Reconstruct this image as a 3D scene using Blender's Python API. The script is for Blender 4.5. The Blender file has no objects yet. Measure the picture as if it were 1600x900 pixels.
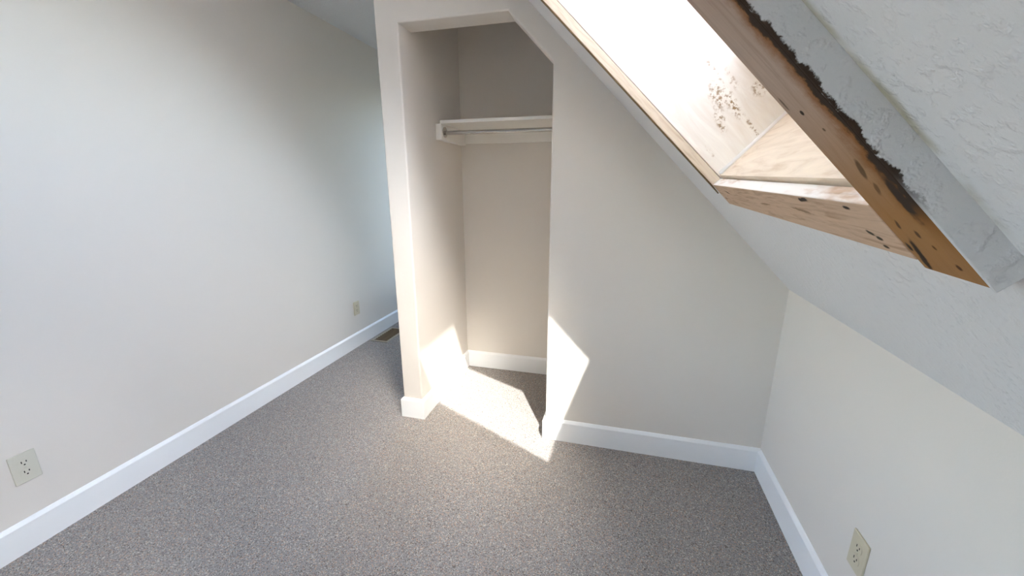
import bpy, bmesh, math, random
from mathutils import Vector, Matrix
random.seed(4)
SC = bpy.context.scene
COL = SC.collection
K = 0.88                       # survey units -> metres

# ---------------------------------------------------------------- camera
def camera():
    yaw, pitch, roll, f = math.radians(14.756), math.radians(-14.631), math.radians(-0.09), 621.0
    fw = Vector((-math.sin(yaw) * math.cos(pitch), math.cos(yaw) * math.cos(pitch), math.sin(pitch)))
    r0 = Vector((math.cos(yaw), math.sin(yaw), 0)); u0 = r0.cross(fw)
    r = math.cos(roll) * r0 + math.sin(roll) * u0; u = r.cross(fw)
    cd = bpy.data.cameras.new('camera'); cd.sensor_width = 36; cd.lens = f / 1600 * 36
    cd.clip_start = 0.02
    c = bpy.data.objects.new('camera', cd); COL.objects.link(c)
    m = Matrix((r, u, -fw)).transposed().to_4x4(); m.translation = Vector((2.3656, -2.1333, 1.5182)) * K
    c.matrix_world = m; SC.camera = c
camera()

# ---------------------------------------------------------------- light
SUN_AZ, SUN_EL = math.radians(27.5), math.radians(54)
SUN_DIR = Vector((-math.sin(SUN_AZ) * math.cos(SUN_EL), math.cos(SUN_AZ) * math.cos(SUN_EL), -math.sin(SUN_EL)))
SKY_STRENGTH, SUN_ENERGY = 4.6, 15.0
w = bpy.data.worlds.new('sky'); SC.world = w; w.use_nodes = True
nt = w.node_tree; nt.nodes.clear()
sky = nt.nodes.new('ShaderNodeTexSky'); sky.sky_type = 'NISHITA'; sky.sun_disc = False
sky.sun_elevation = SUN_EL; sky.sun_rotation = math.pi - SUN_AZ
sky.air_density = 1.0; sky.dust_density = 3.0; sky.ozone_density = 1.0
hsv = nt.nodes.new('ShaderNodeHueSaturation'); hsv.inputs['Saturation'].default_value = 0.93
bg = nt.nodes.new('ShaderNodeBackground'); bg.inputs[1].default_value = SKY_STRENGTH
wo = nt.nodes.new('ShaderNodeOutputWorld')
nt.links.new(sky.outputs[0], hsv.inputs['Color']); nt.links.new(hsv.outputs[0], bg.inputs[0]); nt.links.new(bg.outputs[0], wo.inputs[0])
sl = bpy.data.lights.new('sun', 'SUN'); sl.energy = SUN_ENERGY; sl.angle = math.radians(0.6); sl.color = (1, 0.965, 0.93)
so = bpy.data.objects.new('sun', sl); COL.objects.link(so); so.location = (6, -6, 9)
so.rotation_euler = SUN_DIR.to_track_quat('-Z', 'Y').to_euler()
SC.view_settings.view_transform = 'Standard'; SC.view_settings.look = 'None'
SC.view_settings.gamma = 1; SC.view_settings.use_curve_mapping = False
SC.view_settings.exposure = 0.08
SC.cycles.max_bounces = 14; SC.cycles.diffuse_bounces = 12; SC.cycles.transparent_max_bounces = 16
SC.cycles.sample_clamp_indirect = 0

# ---------------------------------------------------------------- measured dimensions (survey units)
W, A, B, C_, D_ = 3.187, 1.0521, 1.187, 2.0138, 1.7862    # knee wall, partition sides, opening right, chamfer start
HT, HC, E_, WT, ZK, SX, ZC = 2.3361, 2.0983, 0.8429, 0.142, 1.0237, 0.9677, 2.7838
T, HB, H1 = 0.0155, 0.140, 0.124
YB, YE = -4.3, 3.0                                        # back of the room, end of the passage
LS = math.hypot(1, SX)
XS = W - (ZC - ZK) * SX                                   # where the slope meets the flat ceiling
def slope_z(x): return ZK + (W - x) / SX
# slope frame: local x = -s (down the slope), y = y, z = n (out through the roof)
SM = Matrix(((SX / LS, 0, 1 / LS, W * K), (0, 1, 0, 0), (-1 / LS, 0, SX / LS, ZK * K), (0, 0, 0, 1)))

# ---------------------------------------------------------------- materials
class NT:
    def __init__(s, name):
        s.m = bpy.data.materials.new(name); s.m.use_nodes = True; s.t = s.m.node_tree; s.t.nodes.clear()
        s.out = s.n('ShaderNodeOutputMaterial'); s.b = s.n('ShaderNodeBsdfPrincipled')
        s.l(s.b.outputs[0], s.out.inputs[0]); s.tc = s.n('ShaderNodeTexCoord').outputs['Object']
    def n(s, k, **kw):
        x = s.t.nodes.new(k)
        for a, v in kw.items(): setattr(x, a, v)
        return x
    def l(s, a, b): s.t.links.new(a, b)
    def put(s, sock, v):
        if hasattr(v, 'links'): s.l(v, sock)
        else: sock.default_value = v
    def mapping(s, scale=(1, 1, 1), loc=(0, 0, 0)):
        m = s.n('ShaderNodeMapping'); m.inputs['Scale'].default_value = scale; m.inputs['Location'].default_value = loc
        s.l(s.tc, m.inputs[0]); return m.outputs[0]
    def noise(s, scale, detail=2, rough=.5, vec=None, dist=0):
        x = s.n('ShaderNodeTexNoise'); x.inputs['Scale'].default_value = scale; x.inputs['Detail'].default_value = detail
        x.inputs['Roughness'].default_value = rough; x.inputs['Distortion'].default_value = dist
        s.l(vec if vec is not None else s.tc, x.inputs['Vector']); return x.outputs['Fac']
    def ramp(s, v, stops):
        x = s.n('ShaderNodeValToRGB'); e = x.color_ramp.elements
        while len(e) < len(stops): e.new(.5)
        for q, (p, c) in zip(e, stops): q.position = p; q.color = (*c, 1) if len(c) == 3 else c
        s.put(x.inputs[0], v); return x.outputs[0]
    def mix(s, f, a, b, mode='MIX'):
        x = s.n('ShaderNodeMix', data_type='RGBA', blend_type=mode)
        s.put(x.inputs[0], f); s.put(x.inputs[6], (*a, 1) if isinstance(a, tuple) else a); s.put(x.inputs[7], (*b, 1) if isinstance(b, tuple) else b)
        return x.outputs[2]
    def math(s, op, a, b=0, c=None):
        x = s.n('ShaderNodeMath', operation=op); s.put(x.inputs[0], a); s.put(x.inputs[1], b)
        if c is not None: s.put(x.inputs[2], c)
        return x.outputs[0]
    def step(s, v, lo, hi):
        x = s.n('ShaderNodeMapRange', interpolation_type='SMOOTHSTEP'); s.put(x.inputs[0], v)
        x.inputs[1].default_value = lo; x.inputs[2].default_value = hi; return x.outputs[0]
    def sep(s):
        x = s.n('ShaderNodeSeparateXYZ'); s.l(s.tc, x.inputs[0]); return x.outputs
    def bump(s, h, strength, dist=.002):
        x = s.n('ShaderNodeBump'); x.inputs['Strength'].default_value = strength; x.inputs['Distance'].default_value = dist
        s.put(x.inputs['Height'], h); s.l(x.outputs[0], s.b.inputs['Normal'])
    def spot(s, cx, cy, rx, ry, ang=0.0, soft=.35):
        """mask of an elongated mark centred at (cx,cy) of the object's xy plane"""
        m = s.n('ShaderNodeMapping', vector_type='TEXTURE'); m.inputs['Location'].default_value = (cx, cy, 0)
        m.inputs['Rotation'].default_value = (0, 0, ang); m.inputs['Scale'].default_value = (rx, ry, 1e3)
        nz = s.n('ShaderNodeTexNoise'); nz.inputs['Scale'].default_value = 90; s.l(s.tc, nz.inputs['Vector'])
        s.l(s.tc, m.inputs[0]); ln = s.n('ShaderNodeVectorMath', operation='LENGTH'); s.l(m.outputs[0], ln.inputs[0])
        v = s.math('ADD', ln.outputs['Value'], s.math('MULTIPLY', s.math('SUBTRACT', nz.outputs['Fac'], .5), 1.1))
        return s.math('SUBTRACT', 1, s.step(v, 1 - soft, 1 + soft))
    def done(s, color=None, rough=.6, spec=.3, metal=0):
        if color is not None: s.put(s.b.inputs['Base Color'], (*color, 1) if isinstance(color, tuple) else color)
        s.b.inputs['Roughness'].default_value = rough; s.b.inputs['Specular IOR Level'].default_value = spec
        s.b.inputs['Metallic'].default_value = metal; return s.m

def mat_paint(name, c, bump=.12, scale=140, rough=.6):
    x = NT(name); v = x.noise(1.3, 3); col = x.mix(v, tuple(k * .985 for k in c), tuple(min(1, k * 1.01) for k in c))
    x.bump(x.noise(scale, 3, .6), bump, .0015); return x.done(col, rough, .25)
def mat_texture_ceiling(name, c, extra=None):
    x = NT(name); big = x.noise(60, 3, .55); fine = x.noise(170, 3, .6)
    x.bump(x.math('ADD', x.step(big, .48, .70), x.math('MULTIPLY', fine, .45)), .5, .0028)
    sp = x.noise(21, 5, .7); col = x.mix(x.math('MULTIPLY', x.step(sp, .68, .76), .7), c, tuple(k * .82 for k in c))
    if extra: col = extra(x, col)
    return x.done(col, .8, .15)
def mat_carpet():
    x = NT('carpet_speckled_loop')
    f1 = x.noise(230, 2, .7); f2 = x.noise(420, 2, .6); big = x.noise(2.2, 3)
    v = x.n('ShaderNodeTexVoronoi'); v.inputs['Scale'].default_value = 300; x.l(x.tc, v.inputs['Vector'])
    vr = x.n('ShaderNodeSeparateColor'); x.l(v.outputs['Color'], vr.inputs[0])
    base = x.ramp(f1, [(.30, (.15, .142, .137)), (.46, (.315, .30, .292)), (.60, (.395, .378, .37)), (.74, (.52, .50, .485))])
    col = x.mix(x.step(vr.outputs[0], .86, .9), base, (.17, .145, .13))
    col = x.mix(x.step(vr.outputs[1], .88, .92), col, (.62, .58, .52))
    col = x.mix(x.step(vr.outputs[2], .9, .94), col, (.50, .36, .28))
    col = x.mix(x.math('MULTIPLY', x.step(big, .35, .7), .14), col, (.33, .29, .27))
    x.bump(x.math('ADD', f1, x.math('MULTIPLY', f2, .7)), .9, .006)
    return x.done(col, .95, .05)
def mat_wood(name, c0, c1, gscale=(3, 40, 40), marks=(), extra=None, rough=.75):
    x = NT(name); g = x.noise(2.2, 6, .62, x.mapping(gscale), 1.2); f = x.noise(60, 3, .6, x.mapping((.12, 1, 1)))
    col = x.ramp(g, [(.3, c1), (.5, c0), (.7, tuple(min(1, k * 1.1) for k in c0))])
    col = x.mix(x.math('MULTIPLY', f, .25), col, c1)
    if extra: col = extra(x, col)
    for (cx, cy, rx, ry, an, cc) in marks: col = x.mix(x.spot(cx * K, cy * K, rx * K * .8, ry * K * .8, an), col, cc)
    x.bump(g, .25, .002); return x.done(col, rough, .2)

M = {}
M['wall'] = mat_paint('wall_paint_cream', (.735, .69, .63))
M['trim'] = mat_paint('trim_paint_white', (.86, .87, .87), .05, 60, .4)
M['ceiling'] = mat_texture_ceiling('ceiling_texture_white', (.74, .74, .74))
def slope_stains(x, col):
    """damp streak on the plaster along the foot of the near joist"""
    sx_, sy_, sz_ = x.sep()
    s_ = x.math('DIVIDE', x.math('MULTIPLY', sx_, -1), K); e_ = x.math('DIVIDE', sy_, K)
    dev = x.math('ABSOLUTE', x.math('ADD', x.math('ADD', e_, 1.603), x.math('MULTIPLY', x.math('SUBTRACT', x.noise(11, 3, .6), .5), .02)))
    m = x.math('MULTIPLY', x.math('SUBTRACT', 1, x.step(dev, .002, .016)), x.step(s_, .60, .68))
    m = x.math('MULTIPLY', m, x.step(x.noise(9, 4, .6), .34, .60))
    return x.mix(x.math('MULTIPLY', m, .75), col, (.34, .30, .17))
M['slope'] = mat_texture_ceiling('slope_texture_white', (.74, .74, .74), slope_stains)
def return_stains(x, col):
    """black rot creeping from the joist over the lower edge of the plaster"""
    sx_, sy_, sz_ = x.sep()
    s_ = x.math('DIVIDE', x.math('MULTIPLY', sx_, -1), K); n_ = x.math('DIVIDE', sz_, K)
    d = x.math('ADD', n_, x.math('ADD', .0355, x.math('MULTIPLY', x.math('SUBTRACT', x.noise(48, 5, .75), .52), .026)))
    m = x.math('MULTIPLY', x.math('SUBTRACT', 1, x.step(d, .0005, .004)), x.step(s_, .66, .74))
    return x.mix(m, col, (.05, .032, .022))
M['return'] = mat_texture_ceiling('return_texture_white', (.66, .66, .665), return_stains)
M['carpet'] = mat_carpet()
M['shelf'] = mat_paint('shelf_paint', (.84, .82, .77), .06, 60, .45)
M['almond'] = mat_paint('outlet_plastic', (.60, .54, .40), .0, 60, .35)
M['ivory'] = mat_paint('outlet_plastic_grey', (.62, .60, .51), .0, 60, .35)
M['slot'] = NT('slot_dark').done((.03, .028, .025), .7, .2)
M['chrome'] = NT('rod_steel').done((.46, .45, .43), .16, .5, 1.0)
M['vent'] = NT('vent_brown_enamel').done((.26, .18, .10), .5, .4, .2)
M['ventframe'] = NT('vent_frame_tan').done((.42, .37, .29), .5, .4, .1)
M['caulk'] = NT('caulk_white').done((.93, .93, .92), .5, .3)
M['sash'] = NT('sash_metal').done((.35, .33, .30), .5, .4, .3)
DARK = (.035, .02, .012)
def near_stain(x, col):
    sx_, sy_, sz_ = x.sep()
    s_ = x.math('DIVIDE', x.math('MULTIPLY', sx_, -1), K)                 # up the slope
    e_ = x.math('DIVIDE', sy_, K)
    wob = x.math('ADD', x.math('MULTIPLY', x.math('SUBTRACT', x.noise(26, 5, .75), .5), .05), x.math('MULTIPLY', x.math('SUBTRACT', x.noise(5, 2, .5), .5), .03))
    edge = x.math('ADD', x.math('ADD', e_, x.math('ADD', x.math('MULTIPLY', s_, .026), 1.592 - .0147)), wob)                    # 0 at the outer edge, grows inward
    amber = x.math('MULTIPLY', x.math('SUBTRACT', 1, x.step(s_, .66, .92)), .85)
    col = x.mix(amber, col, x.mix(x.noise(16, 4, .6, x.mapping((.4, 1.6, 1))), (.42, .20, .04), (.25, .105, .02)))
    band = x.math('SUBTRACT', 1, x.step(edge, .012, .042))
    rng = x.step(s_, .60, .70)
    col = x.mix(x.math('MULTIPLY', band, x.math('MULTIPLY', rng, .9)), col, (.23, .085, .015))
    core = x.math('SUBTRACT', 1, x.step(edge, .010, .017))
    rng2 = x.step(s_, .655, .70)
    return x.mix(x.math('MULTIPLY', core, rng2), col, DARK)
M['lumber_near'] = mat_wood('water_stained_lumber', (.44, .33, .265), (.34, .245, .19), marks=[
    (-.600, -1.513, .034, .0065, 0.22, DARK), (-.612, -1.503, .010, .0045, .1, DARK), (-.745, -1.548, .020, .006, .4, (.13, .07, .03)), (-.715, -1.546, .014, .005, .5, (.16, .08, .03)),
    (-.70, -1.575, .045, .010, .12, DARK), (-.640, -1.545, .007, .004, .2, (.10, .05, .02)), (-.592, -1.568, .006, .0045, 0, (.08, .03, .01)), (-.653, -1.522, .009, .004, .3, (.10, .05, .02)),
    (-.84, -1.53, .004, .004, 0, DARK), (-.86, -1.507, .012, .003, 0, (.16, .11, .08)), (-.62, -1.555, .005, .003, 0, (.12, .05, .01)), (-.81, -1.545, .003, .003, 0, (.13, .08, .04))], extra=near_stain)
def sunlit_edge(x, col):
    """sunlight painted as a pale, patchy tone on the inner edge of the header"""
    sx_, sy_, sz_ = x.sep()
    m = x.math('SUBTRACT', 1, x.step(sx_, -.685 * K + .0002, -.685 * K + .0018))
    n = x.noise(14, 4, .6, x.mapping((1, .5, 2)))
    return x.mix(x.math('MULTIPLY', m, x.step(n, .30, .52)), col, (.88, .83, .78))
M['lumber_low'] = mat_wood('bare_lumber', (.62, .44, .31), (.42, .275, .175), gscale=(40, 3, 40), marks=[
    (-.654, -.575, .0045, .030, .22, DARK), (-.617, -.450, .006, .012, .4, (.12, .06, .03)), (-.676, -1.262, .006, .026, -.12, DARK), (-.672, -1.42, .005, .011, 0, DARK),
    (-.622, -1.425, .005, .010, .3, (.05, .04, .02)), (-.614, -1.440, .005, .009, 0, (.05, .04, .02)), (-.597, -1.437, .004, .008, 0, (.06, .04, .02)), (-.642, -1.20, .005, .06, .08, (.30, .20, .12)), (-.636, -.95, .004, .05, -.05, (.33, .22, .13))], extra=sunlit_edge)
M['lumber_far'] = mat_wood('bare_lumber_pale', (.76, .66, .53), (.60, .48, .34))
M['edge'] = mat_wood('dark_brown_edge', (.17, .115, .055), (.10, .06, .03))  # thin dark brown strip along the far edge of the hole
def mildew(x, col):
    """brown mildew blots on the side lining (x = down the slope, z = depth of the shaft)"""
    sw = x.n('ShaderNodeSeparateXYZ'); x.l(x.tc, sw.inputs[0]); cb = x.n('ShaderNodeCombineXYZ')
    x.l(sw.outputs[0], cb.inputs[0]); x.l(sw.outputs[2], cb.inputs[1]); keep = x.tc; x.tc = cb.outputs[0]
    grit = x.step(x.noise(75, 4, .7), .47, .60)
    for (s_, n_, rx, ry, an, amt) in ((.925, .205, .045, .022, -.25, .9), (.868, .222, .055, .014, -.2, .95), (.853, .160, .045, .014, -.35, .85), (.845, .312, .024, .024, 0, .8),
                                      (1.02, .252, .075, .006, -.12, .6), (.750, .215, .055, .007, -.15, .8), (.785, .065, .030, .005, 0, .4), (.93, .27, .04, .010, -.2, .5)):
        m = x.spot(-s_ * K, n_ * K, rx * K, ry * K, an, .5)
        col = x.mix(x.math('MULTIPLY', x.math('MULTIPLY', m, grit), amt), col, (.34, .22, .10))
    x.tc = keep; return col
M['ply_far'] = mat_wood('plywood_pale', (.93, .90, .84), (.88, .83, .75), gscale=(2, 20, 14), extra=mildew)
M['ply_low'] = mat_wood('plywood_tan', (.82, .71, .58), (.68, .54, .40), gscale=(20, 2, 14))
def glass():
    x = NT('window_glass'); x.t.nodes.remove(x.b)
    tr = x.n('ShaderNodeBsdfTransparent'); tr.inputs[0].default_value = (.96, .98, .97, 1)
    gl = x.n('ShaderNodeBsdfGlossy'); gl.inputs['Roughness'].default_value = .02
    fr = x.n('ShaderNodeFresnel'); fr.inputs[0].default_value = 1.45
    mx = x.n('ShaderNodeMixShader'); x.l(fr.outputs[0], mx.inputs[0]); x.l(tr.outputs[0], mx.inputs[1]); x.l(gl.outputs[0], mx.inputs[2])
    x.l(mx.outputs[0], x.out.inputs[0]); return x.m
M['glass'] = glass()
def sheet():
    x = NT('added_light_diffuser'); x.t.nodes.remove(x.b)  # translucent diffuser, added to spread sun onto the shaft linings
    a = x.n('ShaderNodeBsdfTranslucent'); a.inputs[0].default_value = (.60, .60, .61, 1)
    d = x.n('ShaderNodeBsdfDiffuse'); d.inputs[0].default_value = (.8, .8, .8, 1)
    mx = x.n('ShaderNodeMixShader'); mx.inputs[0].default_value = .3; x.l(a.outputs[0], mx.inputs[1]); x.l(d.outputs[0], mx.inputs[2]); x.l(mx.outputs[0], x.out.inputs[0]); return x.m
M['sheet'] = sheet()

# ---------------------------------------------------------------- mesh helpers
def link(name, bm, mat, parent=None, bevel=0, seg=2, smooth=False):
    bmesh.ops.recalc_face_normals(bm, faces=bm.faces)
    if bevel:
        es = [e for e in bm.edges if len(e.link_faces) == 2 and e.calc_face_angle(0) > .4]
        bmesh.ops.bevel(bm, geom=es, offset=bevel, segments=seg, affect='EDGES', profile=.5, clamp_overlap=True)
    me = bpy.data.meshes.new(name); bm.to_mesh(me); bm.free(); me.materials.append(M[mat] if isinstance(mat, str) else mat)
    if smooth:
        for p in me.polygons: p.use_smooth = True
    o = bpy.data.objects.new(name, me); COL.objects.link(o)
    if parent: o.parent = parent
    return o
def struct(o, label=None):
    o['kind'] = 'structure'
    if label: o['label'] = label
    return o
def tag(o, label, cat, group=None):
    o['label'] = label; o['category'] = cat
    if group: o['group'] = group
    return o
def empty(name, loc):
    o = bpy.data.objects.new(name, None); COL.objects.link(o); o.location = loc; o.empty_display_size = .05; return o
def hexa(bm, pts, k=K):
    """eight corners: bottom ring of four, then the top ring"""
    v = [bm.verts.new(Vector(p) * k) for p in pts]
    for f in ((0, 1, 2, 3), (7, 6, 5, 4), (0, 4, 5, 1), (1, 5, 6, 2), (2, 6, 7, 3), (3, 7, 4, 0)): bm.faces.new([v[i] for i in f])
def box(bm, x0, x1, y0, y1, z0, z1, k=K):
    hexa(bm, [(x0, y0, z0), (x1, y0, z0), (x1, y1, z0), (x0, y1, z0), (x0, y0, z1), (x1, y0, z1), (x1, y1, z1), (x0, y1, z1)], k)
def prism(bm, poly, y0, y1):
    """polygon of (x,z), extruded along y"""
    a = [bm.verts.new(Vector((x, y0, z)) * K) for x, z in poly]; b = [bm.verts.new(Vector((x, y1, z)) * K) for x, z in poly]
    bm.faces.new(a); bm.faces.new(b[::-1]); n = len(poly)
    for i in range(n): bm.faces.new((a[i], b[i], b[(i + 1) % n], a[(i + 1) % n]))
def cyl(bm, p, q, r, seg=20, k=K):
    p, q = Vector(p) * k, Vector(q) * k; d = (q - p)
    m = Matrix.Translation((p + q) / 2) @ d.to_track_quat('Z', 'Y').to_matrix().to_4x4()
    bmesh.ops.create_cone(bm, cap_ends=True, segments=seg, radius1=r * k, radius2=r * k, depth=d.length, matrix=m)
def bxm(*a, k=K):
    bm = bmesh.new(); box(bm, *a, k=k); return bm

# ---------------------------------------------------------------- room shell
TH = .12
struct(link('floor', bxm(-TH, W + TH, YB - TH, YE + TH, -.06, 0), 'carpet'))
LW = (-2.80, -1.65, .85, 2.10)                            # unseen window added in the left wall to light knee wall and slope (y0,y1,z0,z1)
bm = bmesh.new()
box(bm, -TH, 0, YB, LW[0], 0, ZC); box(bm, -TH, 0, LW[1], YE, 0, ZC); box(bm, -TH, 0, LW[0], LW[1], 0, LW[2]); box(bm, -TH, 0, LW[0], LW[1], LW[3], ZC)
struct(link('wall_left', bm, 'wall'))
w3 = struct(empty('added_window_left', Vector((-.06, (LW[0] + LW[1]) / 2, LW[2])) * K))
def sub(o, *a):
    bm = bxm(*a); bmesh.ops.translate(bm, verts=bm.verts, vec=-o.location); return bm
for a in ((LW[0], LW[1], LW[2], LW[2] + .05), (LW[0], LW[1], LW[3] - .05, LW[3]), (LW[0], LW[0] + .05, LW[2] + .05, LW[3] - .05), (LW[1] - .05, LW[1], LW[2] + .05, LW[3] - .05)): link('window_frame', sub(w3, -.09, -.03, *a), 'trim', w3)
link('pane', sub(w3, -.063, -.058, LW[0] + .05, LW[1] - .05, LW[2] + .05, LW[3] - .05), 'glass', w3)
bm = bmesh.new(); prism(bm, [(W, 0), (W + TH, 0), (W + TH, slope_z(W + TH)), (W, ZK)], YB, YE); struct(link('wall_right', bm, 'wall'))
EW = (.08, .98, .60, 2.55)                                # unseen window added at the passage end to brighten the passage (x0,x1,z0,z1)
bm = bmesh.new()
box(bm, -TH, EW[0], YE, YE + TH, 0, ZC); box(bm, EW[1], W + TH, YE, YE + TH, 0, ZC); box(bm, EW[0], EW[1], YE, YE + TH, 0, EW[2]); box(bm, EW[0], EW[1], YE, YE + TH, EW[3], ZC)
struct(link('wall_end', bm, 'wall'))
w4 = struct(empty('added_window_end', Vector(((EW[0] + EW[1]) / 2, YE + .06, EW[2])) * K))
for a in ((EW[0], EW[1], EW[2], EW[2] + .05), (EW[0], EW[1], EW[3] - .05, EW[3]), (EW[0], EW[0] + .05, EW[2] + .05, EW[3] - .05), (EW[1] - .05, EW[1], EW[2] + .05, EW[3] - .05)): link('window_frame', sub(w4, a[0], a[1], YE + .03, YE + .09, a[2], a[3]), 'trim', w4)
link('pane', sub(w4, EW[0] + .05, EW[1] - .05, YE + .058, YE + .063, EW[2] + .05, EW[3] - .05), 'glass', w4)
# wall with the closet opening (chamfered head), soft bullnose corners
bm = bmesh.new()
prism(bm, [(A, 0), (B, 0), (B, HT), (D_, HT), (C_, HC), (C_, 0), (W, 0), (W, ZK), (XS, ZC), (A, ZC)], 0, WT)
es = [e for e in bm.edges if all(abs(v.co.y) < 1e-6 for v in e.verts)]
es = [e for e in es if (abs(e.verts[0].co.x - e.verts[1].co.x) < 1e-5 and A - .01 < e.verts[0].co.x / K < C_ + .01) or
      (min(v.co.z for v in e.verts) > 2.0 * K and max(v.co.z for v in e.verts) < 2.4 * K)]
bmesh.ops.recalc_face_normals(bm, faces=bm.faces)
bmesh.ops.bevel(bm, geom=es, offset=.007, segments=3, affect='EDGES', profile=.5)
struct(link('wall_closet_front', bm, 'wall'))
bm = bmesh.new(); box(bm, A, B, WT, YE, 0, ZC); struct(link('wall_closet_left', bm, 'wall'))
CR = 2.36
bm = bmesh.new(); prism(bm, [(B, 0), (CR + TH, 0), (CR + TH, slope_z(CR + TH)), (XS, ZC), (B, ZC)], E_, E_ + TH); struct(link('wall_closet_back', bm, 'wall'))
bm = bmesh.new(); prism(bm, [(CR, 0), (CR + TH, 0), (CR + TH, slope_z(CR + TH)), (CR, slope_z(CR))], WT, E_); struct(link('wall_closet_right', bm, 'wall'))
# back of the room, behind the camera: plain gable wall
bm = bmesh.new(); prism(bm, [(-TH, 0), (W + TH, 0), (W + TH, slope_z(W + TH)), (XS, ZC), (-TH, ZC)], YB - TH, YB); struct(link('wall_back', bm, 'wall'))
struct(link('ceiling', bxm(-TH, XS, YB - TH, YE + TH, ZC, ZC + .03), 'ceiling'))

# sloped ceiling with the hole of the skylight, in slope coordinates (s up the slope, y, n through the roof)
S_LO, S_HI, DEPTH = .585, 2.33, .36
def yne(s): return -1.597 - (s - .566) * .026           # outer side of the near joist, slightly out of square
S_IN = .685
def yf(s): return -.405 + (s - .686) * .052
def sp(s, y, n): return (-s, y, n)
def slab(bm, o, h, n0, n1):
    """frame-shaped slab: outer quad o, hole quad h, both [(s,y)*4] in the same order"""
    def ring(q, n): return [bm.verts.new(Vector(sp(s, y, n)) * K) for s, y in q]
    a0, a1, b0, b1 = ring(o, n0), ring(o, n1), ring(h, n0), ring(h, n1)
    for i in range(4):
        j = (i + 1) % 4
        for f in ((a0[i], a0[j], b0[j], b0[i]), (a1[i], b1[i], b1[j], a1[j]), (a0[i], a1[i], a1[j], a0[j]), (b0[i], b0[j], b1[j], b1[i])): bm.faces.new(f)
S_TOP = (ZC - ZK) * LS
YM = -2.35                                                 # the slope is boarded in two lengths
bm = bmesh.new()
slab(bm, [(0, YM), (0, YE), (S_TOP, YE), (S_TOP, YM)], [(S_LO, yne(S_LO)), (S_LO, yf(S_LO)), (S_HI, yf(S_HI)), (S_HI, yne(S_HI))], 0, .022)
cs = struct(link('ceiling_slope', bm, 'slope')); cs.matrix_world = SM

# ---------------------------------------------------------------- skylight
sk = struct(empty('window_1', (0, 0, 0)), 'skylight shaft lined with bare stained lumber and plywood'); sk.matrix_world = SM
def part(name, pts, mat, bevel=0, parent=sk):
    bm = bmesh.new(); hexa(bm, [sp(*p) for p in pts]); return link(name, bm, mat, parent, bevel)
def quadbox(s0, s1, y0, y1, n0, n1): return [(s0, y0, n0), (s1, y0, n0), (s1, y1, n0), (s0, y1, n0), (s0, y0, n1), (s1, y0, n1), (s1, y1, n1), (s0, y1, n1)]
NI = -1.494                                               # inner side of the near joist
def no(s): return yne(s) + .005
JL, JD = .566, .036
part('joist', [(.571, NI, -JD), (S_HI, NI, -.032), (S_HI, no(S_HI), -.032), (JL, no(JL), -JD), (.571, NI, .12), (S_HI, NI, .12), (S_HI, no(S_HI), .12), (JL, no(JL), .12)], 'lumber_near', .0025)
part('drywall_return', [(JL - .003, no(JL) - .0004, -.037), (S_HI, no(S_HI) - .0004, -.033), (S_HI, yne(S_HI), -.033), (JL - .003, yne(JL), -.037), (JL - .003, no(JL) - .0004, .02), (S_HI, no(S_HI) - .0004, .02), (S_HI, yne(S_HI), .02), (JL - .003, yne(JL), .02)], 'return', .0012)
# lower header: a flat two-by-four, flush at the far end, proud at the near end
yl = yf(S_IN)
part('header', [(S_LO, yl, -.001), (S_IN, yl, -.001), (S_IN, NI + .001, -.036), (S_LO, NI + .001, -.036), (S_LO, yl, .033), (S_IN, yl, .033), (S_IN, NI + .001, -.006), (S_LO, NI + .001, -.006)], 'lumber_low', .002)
# far side: thin edge board, then the plywood lining above it
FB = .020
part('edge_board', [(S_IN + .001, yf(S_IN), -.004), (S_HI, yf(S_HI), -.004), (S_HI, yf(S_HI) - FB, -.004), (S_IN + .001, yf(S_IN) - FB, -.004), (S_IN + .001, yf(S_IN), .030), (S_HI, yf(S_HI), .030), (S_HI, yf(S_HI) - FB, .030), (S_IN + .001, yf(S_IN) - FB, .030)], 'lumber_far', .0015)
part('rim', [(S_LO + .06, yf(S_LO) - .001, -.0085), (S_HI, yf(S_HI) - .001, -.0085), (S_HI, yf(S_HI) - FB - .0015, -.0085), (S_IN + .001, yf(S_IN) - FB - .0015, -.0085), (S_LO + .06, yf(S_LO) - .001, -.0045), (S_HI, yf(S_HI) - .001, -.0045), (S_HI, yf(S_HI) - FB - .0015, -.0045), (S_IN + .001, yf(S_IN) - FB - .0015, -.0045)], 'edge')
FP = .016
part('side_lining', [(S_IN - .03, yf(S_IN) + .03, .034), (S_HI, yf(S_HI) + .03, .034), (S_HI, yf(S_HI) - FP, .034), (S_IN - .03, yf(S_IN) - FP, .034), (S_IN - .03, yf(S_IN) + .03, DEPTH), (S_HI, yf(S_HI) + .03, DEPTH), (S_HI, yf(S_HI) - FP, DEPTH), (S_IN - .03, yf(S_IN) - FP, DEPTH)], 'ply_far')
yc = yf(S_IN) - FP - .0005
part('lower_lining', [(.655, yc, .037), (.697, yc, .037), (.697, -1.493, -.002), (.655, -1.493, -.002), (.675, yc, DEPTH), (.717, yc, DEPTH), (.717, -1.493, DEPTH), (.675, -1.493, DEPTH)], 'ply_low')
part('near_lining', [(.70, NI - .001, .121), (S_HI, NI - .001, .121), (S_HI, NI - .03, .121), (.70, NI - .03, .121), (.70, -1.63, DEPTH), (S_HI, -1.63, DEPTH), (S_HI, -1.66, DEPTH), (.70, -1.66, DEPTH)], 'ply_low')
part('upper_lining', quadbox(S_HI + .001, S_HI + .03, -1.62, yf(S_HI) + .03, .023, DEPTH), 'ply_low')
# bead of caulk in the far lower corner
bm = bmesh.new(); cyl(bm, sp(.700, yc - .003, .042), sp(.718, yc - .003, DEPTH - .01), .0085, 12); link('caulk_bead', bm, 'caulk', sk, smooth=True)
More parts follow.
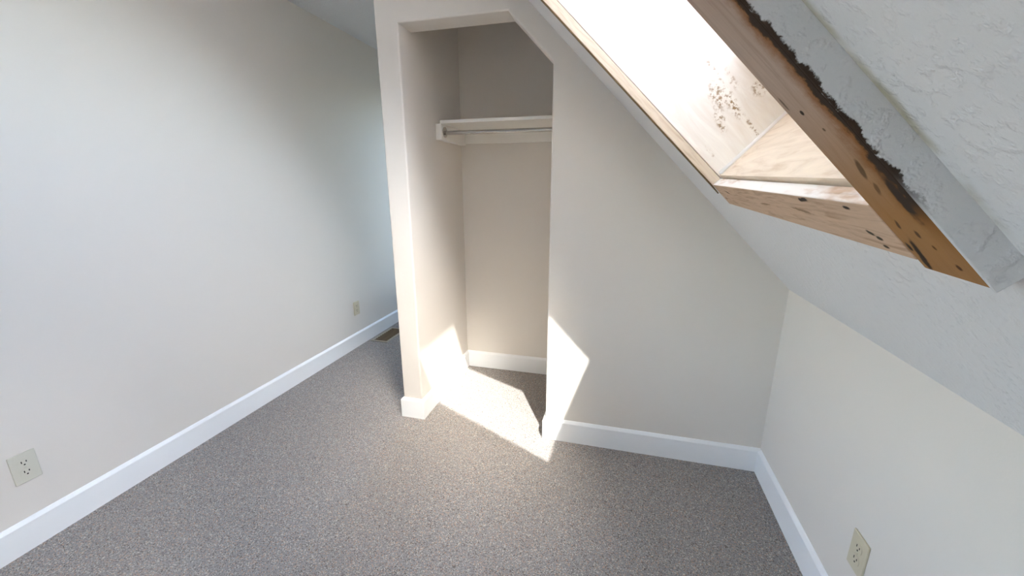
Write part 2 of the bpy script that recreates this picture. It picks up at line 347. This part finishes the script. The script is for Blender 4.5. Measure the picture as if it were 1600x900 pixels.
# roof deck with the glazed opening
AP = dict(s0=1.01, s1=2.15, y0=-1.55, y1=-.94)
A2 = (-.86, -.43)                                          # far bay, added with a milky diffuser to brighten the shaft
bm = bmesh.new()
slab(bm, [(-.25, YM), (-.25, YE + .3), (S_TOP + .7, YE + .3), (S_TOP + .7, YM)], [(AP['s0'], AP['y0']), (AP['s0'], A2[1]), (AP['s1'], A2[1]), (AP['s1'], AP['y0'])], DEPTH + .002, DEPTH + .02)
rd = struct(link('roof', bm, 'ply_low')); rd.matrix_world = SM
for a in (quadbox(AP['s0'] - .05, AP['s0'], AP['y0'] - .05, AP['y1'] + .05, DEPTH + .022, DEPTH + .06), quadbox(AP['s1'], AP['s1'] + .05, AP['y0'] - .05, AP['y1'] + .05, DEPTH + .022, DEPTH + .06),
          quadbox(AP['s0'], AP['s1'], AP['y0'] - .05, AP['y0'], DEPTH + .022, DEPTH + .06), quadbox(AP['s0'], AP['s1'], AP['y1'], AP['y1'] + .05, DEPTH + .022, DEPTH + .06)): part('sash', a, 'sash')
part('mullion', quadbox(AP['s0'] - .01, AP['s1'] + .01, AP['y1'], A2[0], DEPTH + .004, DEPTH + .02), 'sash')
part('added_diffuser', quadbox(AP['s0'] - .04, AP['s1'] + .04, AP['y1'] + .052, A2[1] + .04, DEPTH + .0215, DEPTH + .023), 'sheet')
part('pane', quadbox(AP['s0'], AP['s1'], AP['y0'], AP['y1'], DEPTH + .03, DEPTH + .036), 'glass')

# a second skylight, added unseen behind the camera as fill for the room
R0, R1, Q0, Q1 = 1.01, 2.15, -3.93, -3.24
bm = bmesh.new(); slab(bm, [(0, YB), (0, YM), (S_TOP, YM), (S_TOP, YB)], [(R0, Q0), (R0, Q1), (R1, Q1), (R1, Q0)], 0, .022)
o = struct(link('ceiling_slope_rear', bm, 'ceiling')); o.matrix_world = SM
bm = bmesh.new(); slab(bm, [(-.25, YB - .3), (-.25, YM), (S_TOP + .7, YM), (S_TOP + .7, YB - .3)], [(R0, Q0), (R0, Q1), (R1, Q1), (R1, Q0)], DEPTH + .002, DEPTH + .02)
o = struct(link('roof_rear', bm, 'ply_low')); o.matrix_world = SM
s2 = struct(empty('added_skylight', (0, 0, 0))); s2.matrix_world = SM
for a in (quadbox(R0 - .02, R0, Q0 - .02, Q1 + .02, .023, DEPTH), quadbox(R1, R1 + .02, Q0 - .02, Q1 + .02, .023, DEPTH), quadbox(R0, R1, Q0 - .02, Q0, .023, DEPTH), quadbox(R0, R1, Q1, Q1 + .02, .023, DEPTH)):
    part('shaft_lining', a, 'trim', parent=s2)
part('pane', quadbox(R0, R1, Q0, Q1, DEPTH + .022, DEPTH + .028), 'glass', parent=s2)

# ---------------------------------------------------------------- baseboards
def sweep(name, path, side):
    """baseboard profile swept along a floor path, on its left (+1) or right (-1)"""
    prof = [(0, 0), (T, 0), (T, H1), (T * .75, H1 + .006), (T * .3, HB - .002), (0, HB)]
    bm = bmesh.new(); n = len(path); rings = []
    for i, p in enumerate(path):
        p = Vector(p); ns = []
        if i: d = (p - Vector(path[i - 1])).normalized(); ns.append(Vector((-d.y, d.x)) * side)
        if i < n - 1: d = (Vector(path[i + 1]) - p).normalized(); ns.append(Vector((-d.y, d.x)) * side)
        m = ns[0] if len(ns) == 1 else (ns[0] + ns[1]) / (1 + ns[0].dot(ns[1]))
        rings.append([bm.verts.new(Vector((p.x + m.x * o, p.y + m.y * o, z)) * K) for o, z in prof])
    k = len(prof)
    for a, b in zip(rings, rings[1:]):
        for i in range(k): bm.faces.new((a[i], a[(i + 1) % k], b[(i + 1) % k], b[i]))
    bm.faces.new(rings[0]); bm.faces.new(rings[-1][::-1])
    return struct(link(name, bm, 'trim'))
sweep('baseboard_left', [(0, YB), (0, YE)], -1)
sweep('baseboard_closet_left', [(A, YE), (A, 0), (B, 0), (B, E_), (CR, E_)], -1)
sweep('baseboard_closet_right', [(C_, WT), (C_, 0), (W, 0)], -1)
sweep('baseboard_right', [(W, -T), (W, YB)], -1)

# ---------------------------------------------------------------- closet shelf and rod
SY0, SZ = .405, 1.898
sh = tag(empty('closet_shelf', Vector((B, SY0, SZ)) * K), 'white painted closet shelf on wall cleats above the hanging rod', 'shelf')
def loc_of(o, bm): bmesh.ops.translate(bm, verts=bm.verts, vec=-o.location); return bm
link('shelf_board', loc_of(sh, bxm(B + .030, CR - .002, SY0, E_ - .001, SZ, SZ + .0195)), 'shelf', sh, .0015)
link('cleat', loc_of(sh, bxm(B, B + .040, SY0 - .002, E_ - .001, SZ - .099, SZ - .0005)), 'shelf', sh, .002)
link('cleat', loc_of(sh, bxm(B + .041, CR - .041, E_ - .022, E_ - .0005, SZ - .088, SZ - .0005)), 'shelf', sh, .002)
link('cleat', loc_of(sh, bxm(CR - .040, CR, SY0, E_ - .001, SZ - .099, SZ - .0005)), 'shelf', sh, .002)
RY, RZ = .452, 1.845
rd_ = tag(empty('closet_rod', Vector((B + .041, RY, RZ)) * K), 'round metal hanging rod running under the closet shelf', 'rod')
bm = bmesh.new(); cyl(bm, (B + .0415, RY, RZ), (CR - .0415, RY, RZ), .0125, 24); link('rod', loc_of(rd_, bm), 'chrome', rd_, smooth=False)
for x0, x1 in ((B + .0402, B + .046), (CR - .046, CR - .0402)):
    bm = bmesh.new(); cyl(bm, (x0, RY, RZ + .004), (x1, RY, RZ + .004), .033, 24); link('flange', loc_of(rd_, bm), 'chrome', rd_)

# ---------------------------------------------------------------- outlets: local x across, z up, -y out of the wall; metres
def outlet(pos, rotz, label, mat):
    o = empty('power_outlet', Vector(pos) * K); o.rotation_euler = (0, 0, rotz)
    tag(o, label, 'outlet', 'duplex power outlets on the walls')
    bm = bmesh.new(); box(bm, -.036, .036, -.006, 0, -.058, .058, k=1)
    link('cover_plate', bm, mat, o, .0022, 2)
    for sz in (.0195, -.0195):
        bm = bmesh.new(); bmesh.ops.create_cone(bm, cap_ends=True, segments=28, radius1=.0172, radius2=.0172, depth=.0015, matrix=Matrix.Translation((0, -.0066, sz)) @ Matrix.Rotation(math.pi / 2, 4, 'X'))
        for v in bm.verts: v.co.z = max(sz - .0142, min(sz + .0142, v.co.z))
        rc = link('receptacle', bm, mat, o)
        for x, hh in ((-.0064, .0042), (.0064, .0034)):
            bm = bmesh.new(); box(bm, x - .0014, x + .0014, -.0077, -.0066, sz + .004 - hh, sz + .004 + hh, k=1); link('slot', bm, 'slot', rc)
        bm = bmesh.new(); bmesh.ops.create_cone(bm, cap_ends=True, segments=14, radius1=.0027, radius2=.0027, depth=.001, matrix=Matrix.Translation((0, -.0072, sz - .0075)) @ Matrix.Rotation(math.pi / 2, 4, 'X')); link('slot', bm, 'slot', rc)
    bm = bmesh.new(); bmesh.ops.create_uvsphere(bm, u_segments=12, v_segments=6, radius=.003, matrix=Matrix.Translation((0, -.0062, 0)) @ Matrix.Scale(.5, 4, (0, 1, 0))); link('screw', bm, mat, o, smooth=True)
    return o
outlet((0, -1.2685, .3625), math.pi / 2, 'ivory power outlet on the long left wall, closest to the camera', 'ivory')
outlet((0, .998, .375), math.pi / 2, 'small distant power outlet on the left wall above the floor vent', 'almond')
outlet((W, -.860, .362), -math.pi / 2, 'almond power outlet low on the short knee wall under the sloped ceiling', 'almond')

# ---------------------------------------------------------------- floor register
vx0, vx1, vy0, vy1 = .045, .232, 1.105, 1.50
v = tag(empty('floor_vent', Vector(((vx0 + vx1) / 2, (vy0 + vy1) / 2, 0)) * K), 'brown metal floor vent grille in the carpet beside the left wall', 'vent')
def vb(*a): return loc_of(v, bxm(*a))
for a in ((vx0, vx1, vy0, vy0 + .022), (vx0, vx1, vy1 - .022, vy1), (vx0, vx0 + .022, vy0 + .0225, vy1 - .0225), (vx1 - .022, vx1, vy0 + .0225, vy1 - .0225)):
    link('frame', vb(*a, 0, .007), 'ventframe', v, .0015)
link('duct', vb(vx0 + .0225, vx1 - .0225, vy0 + .0225, vy1 - .0225, 0, .0008), 'slot', v)
ys = [vy0 + .034 + i * (vy1 - vy0 - .068) / 9 for i in range(10)]
first = None
for y in ys:
    if first is None:
        bm = bmesh.new(); x0, x1 = vx0 + .0228, vx1 - .0228
        hexa(bm, [(x0, y - .006, .001), (x1, y - .006, .001), (x1, y - .003, .001), (x0, y - .003, .001), (x0, y, .006), (x1, y, .006), (x1, y + .004, .006), (x0, y + .004, .006)])
        first = link('slat', loc_of(v, bm), 'vent', v)
    else:
        c = first.copy(); COL.objects.link(c); c.location = (0, (y - ys[0]) * K, 0)
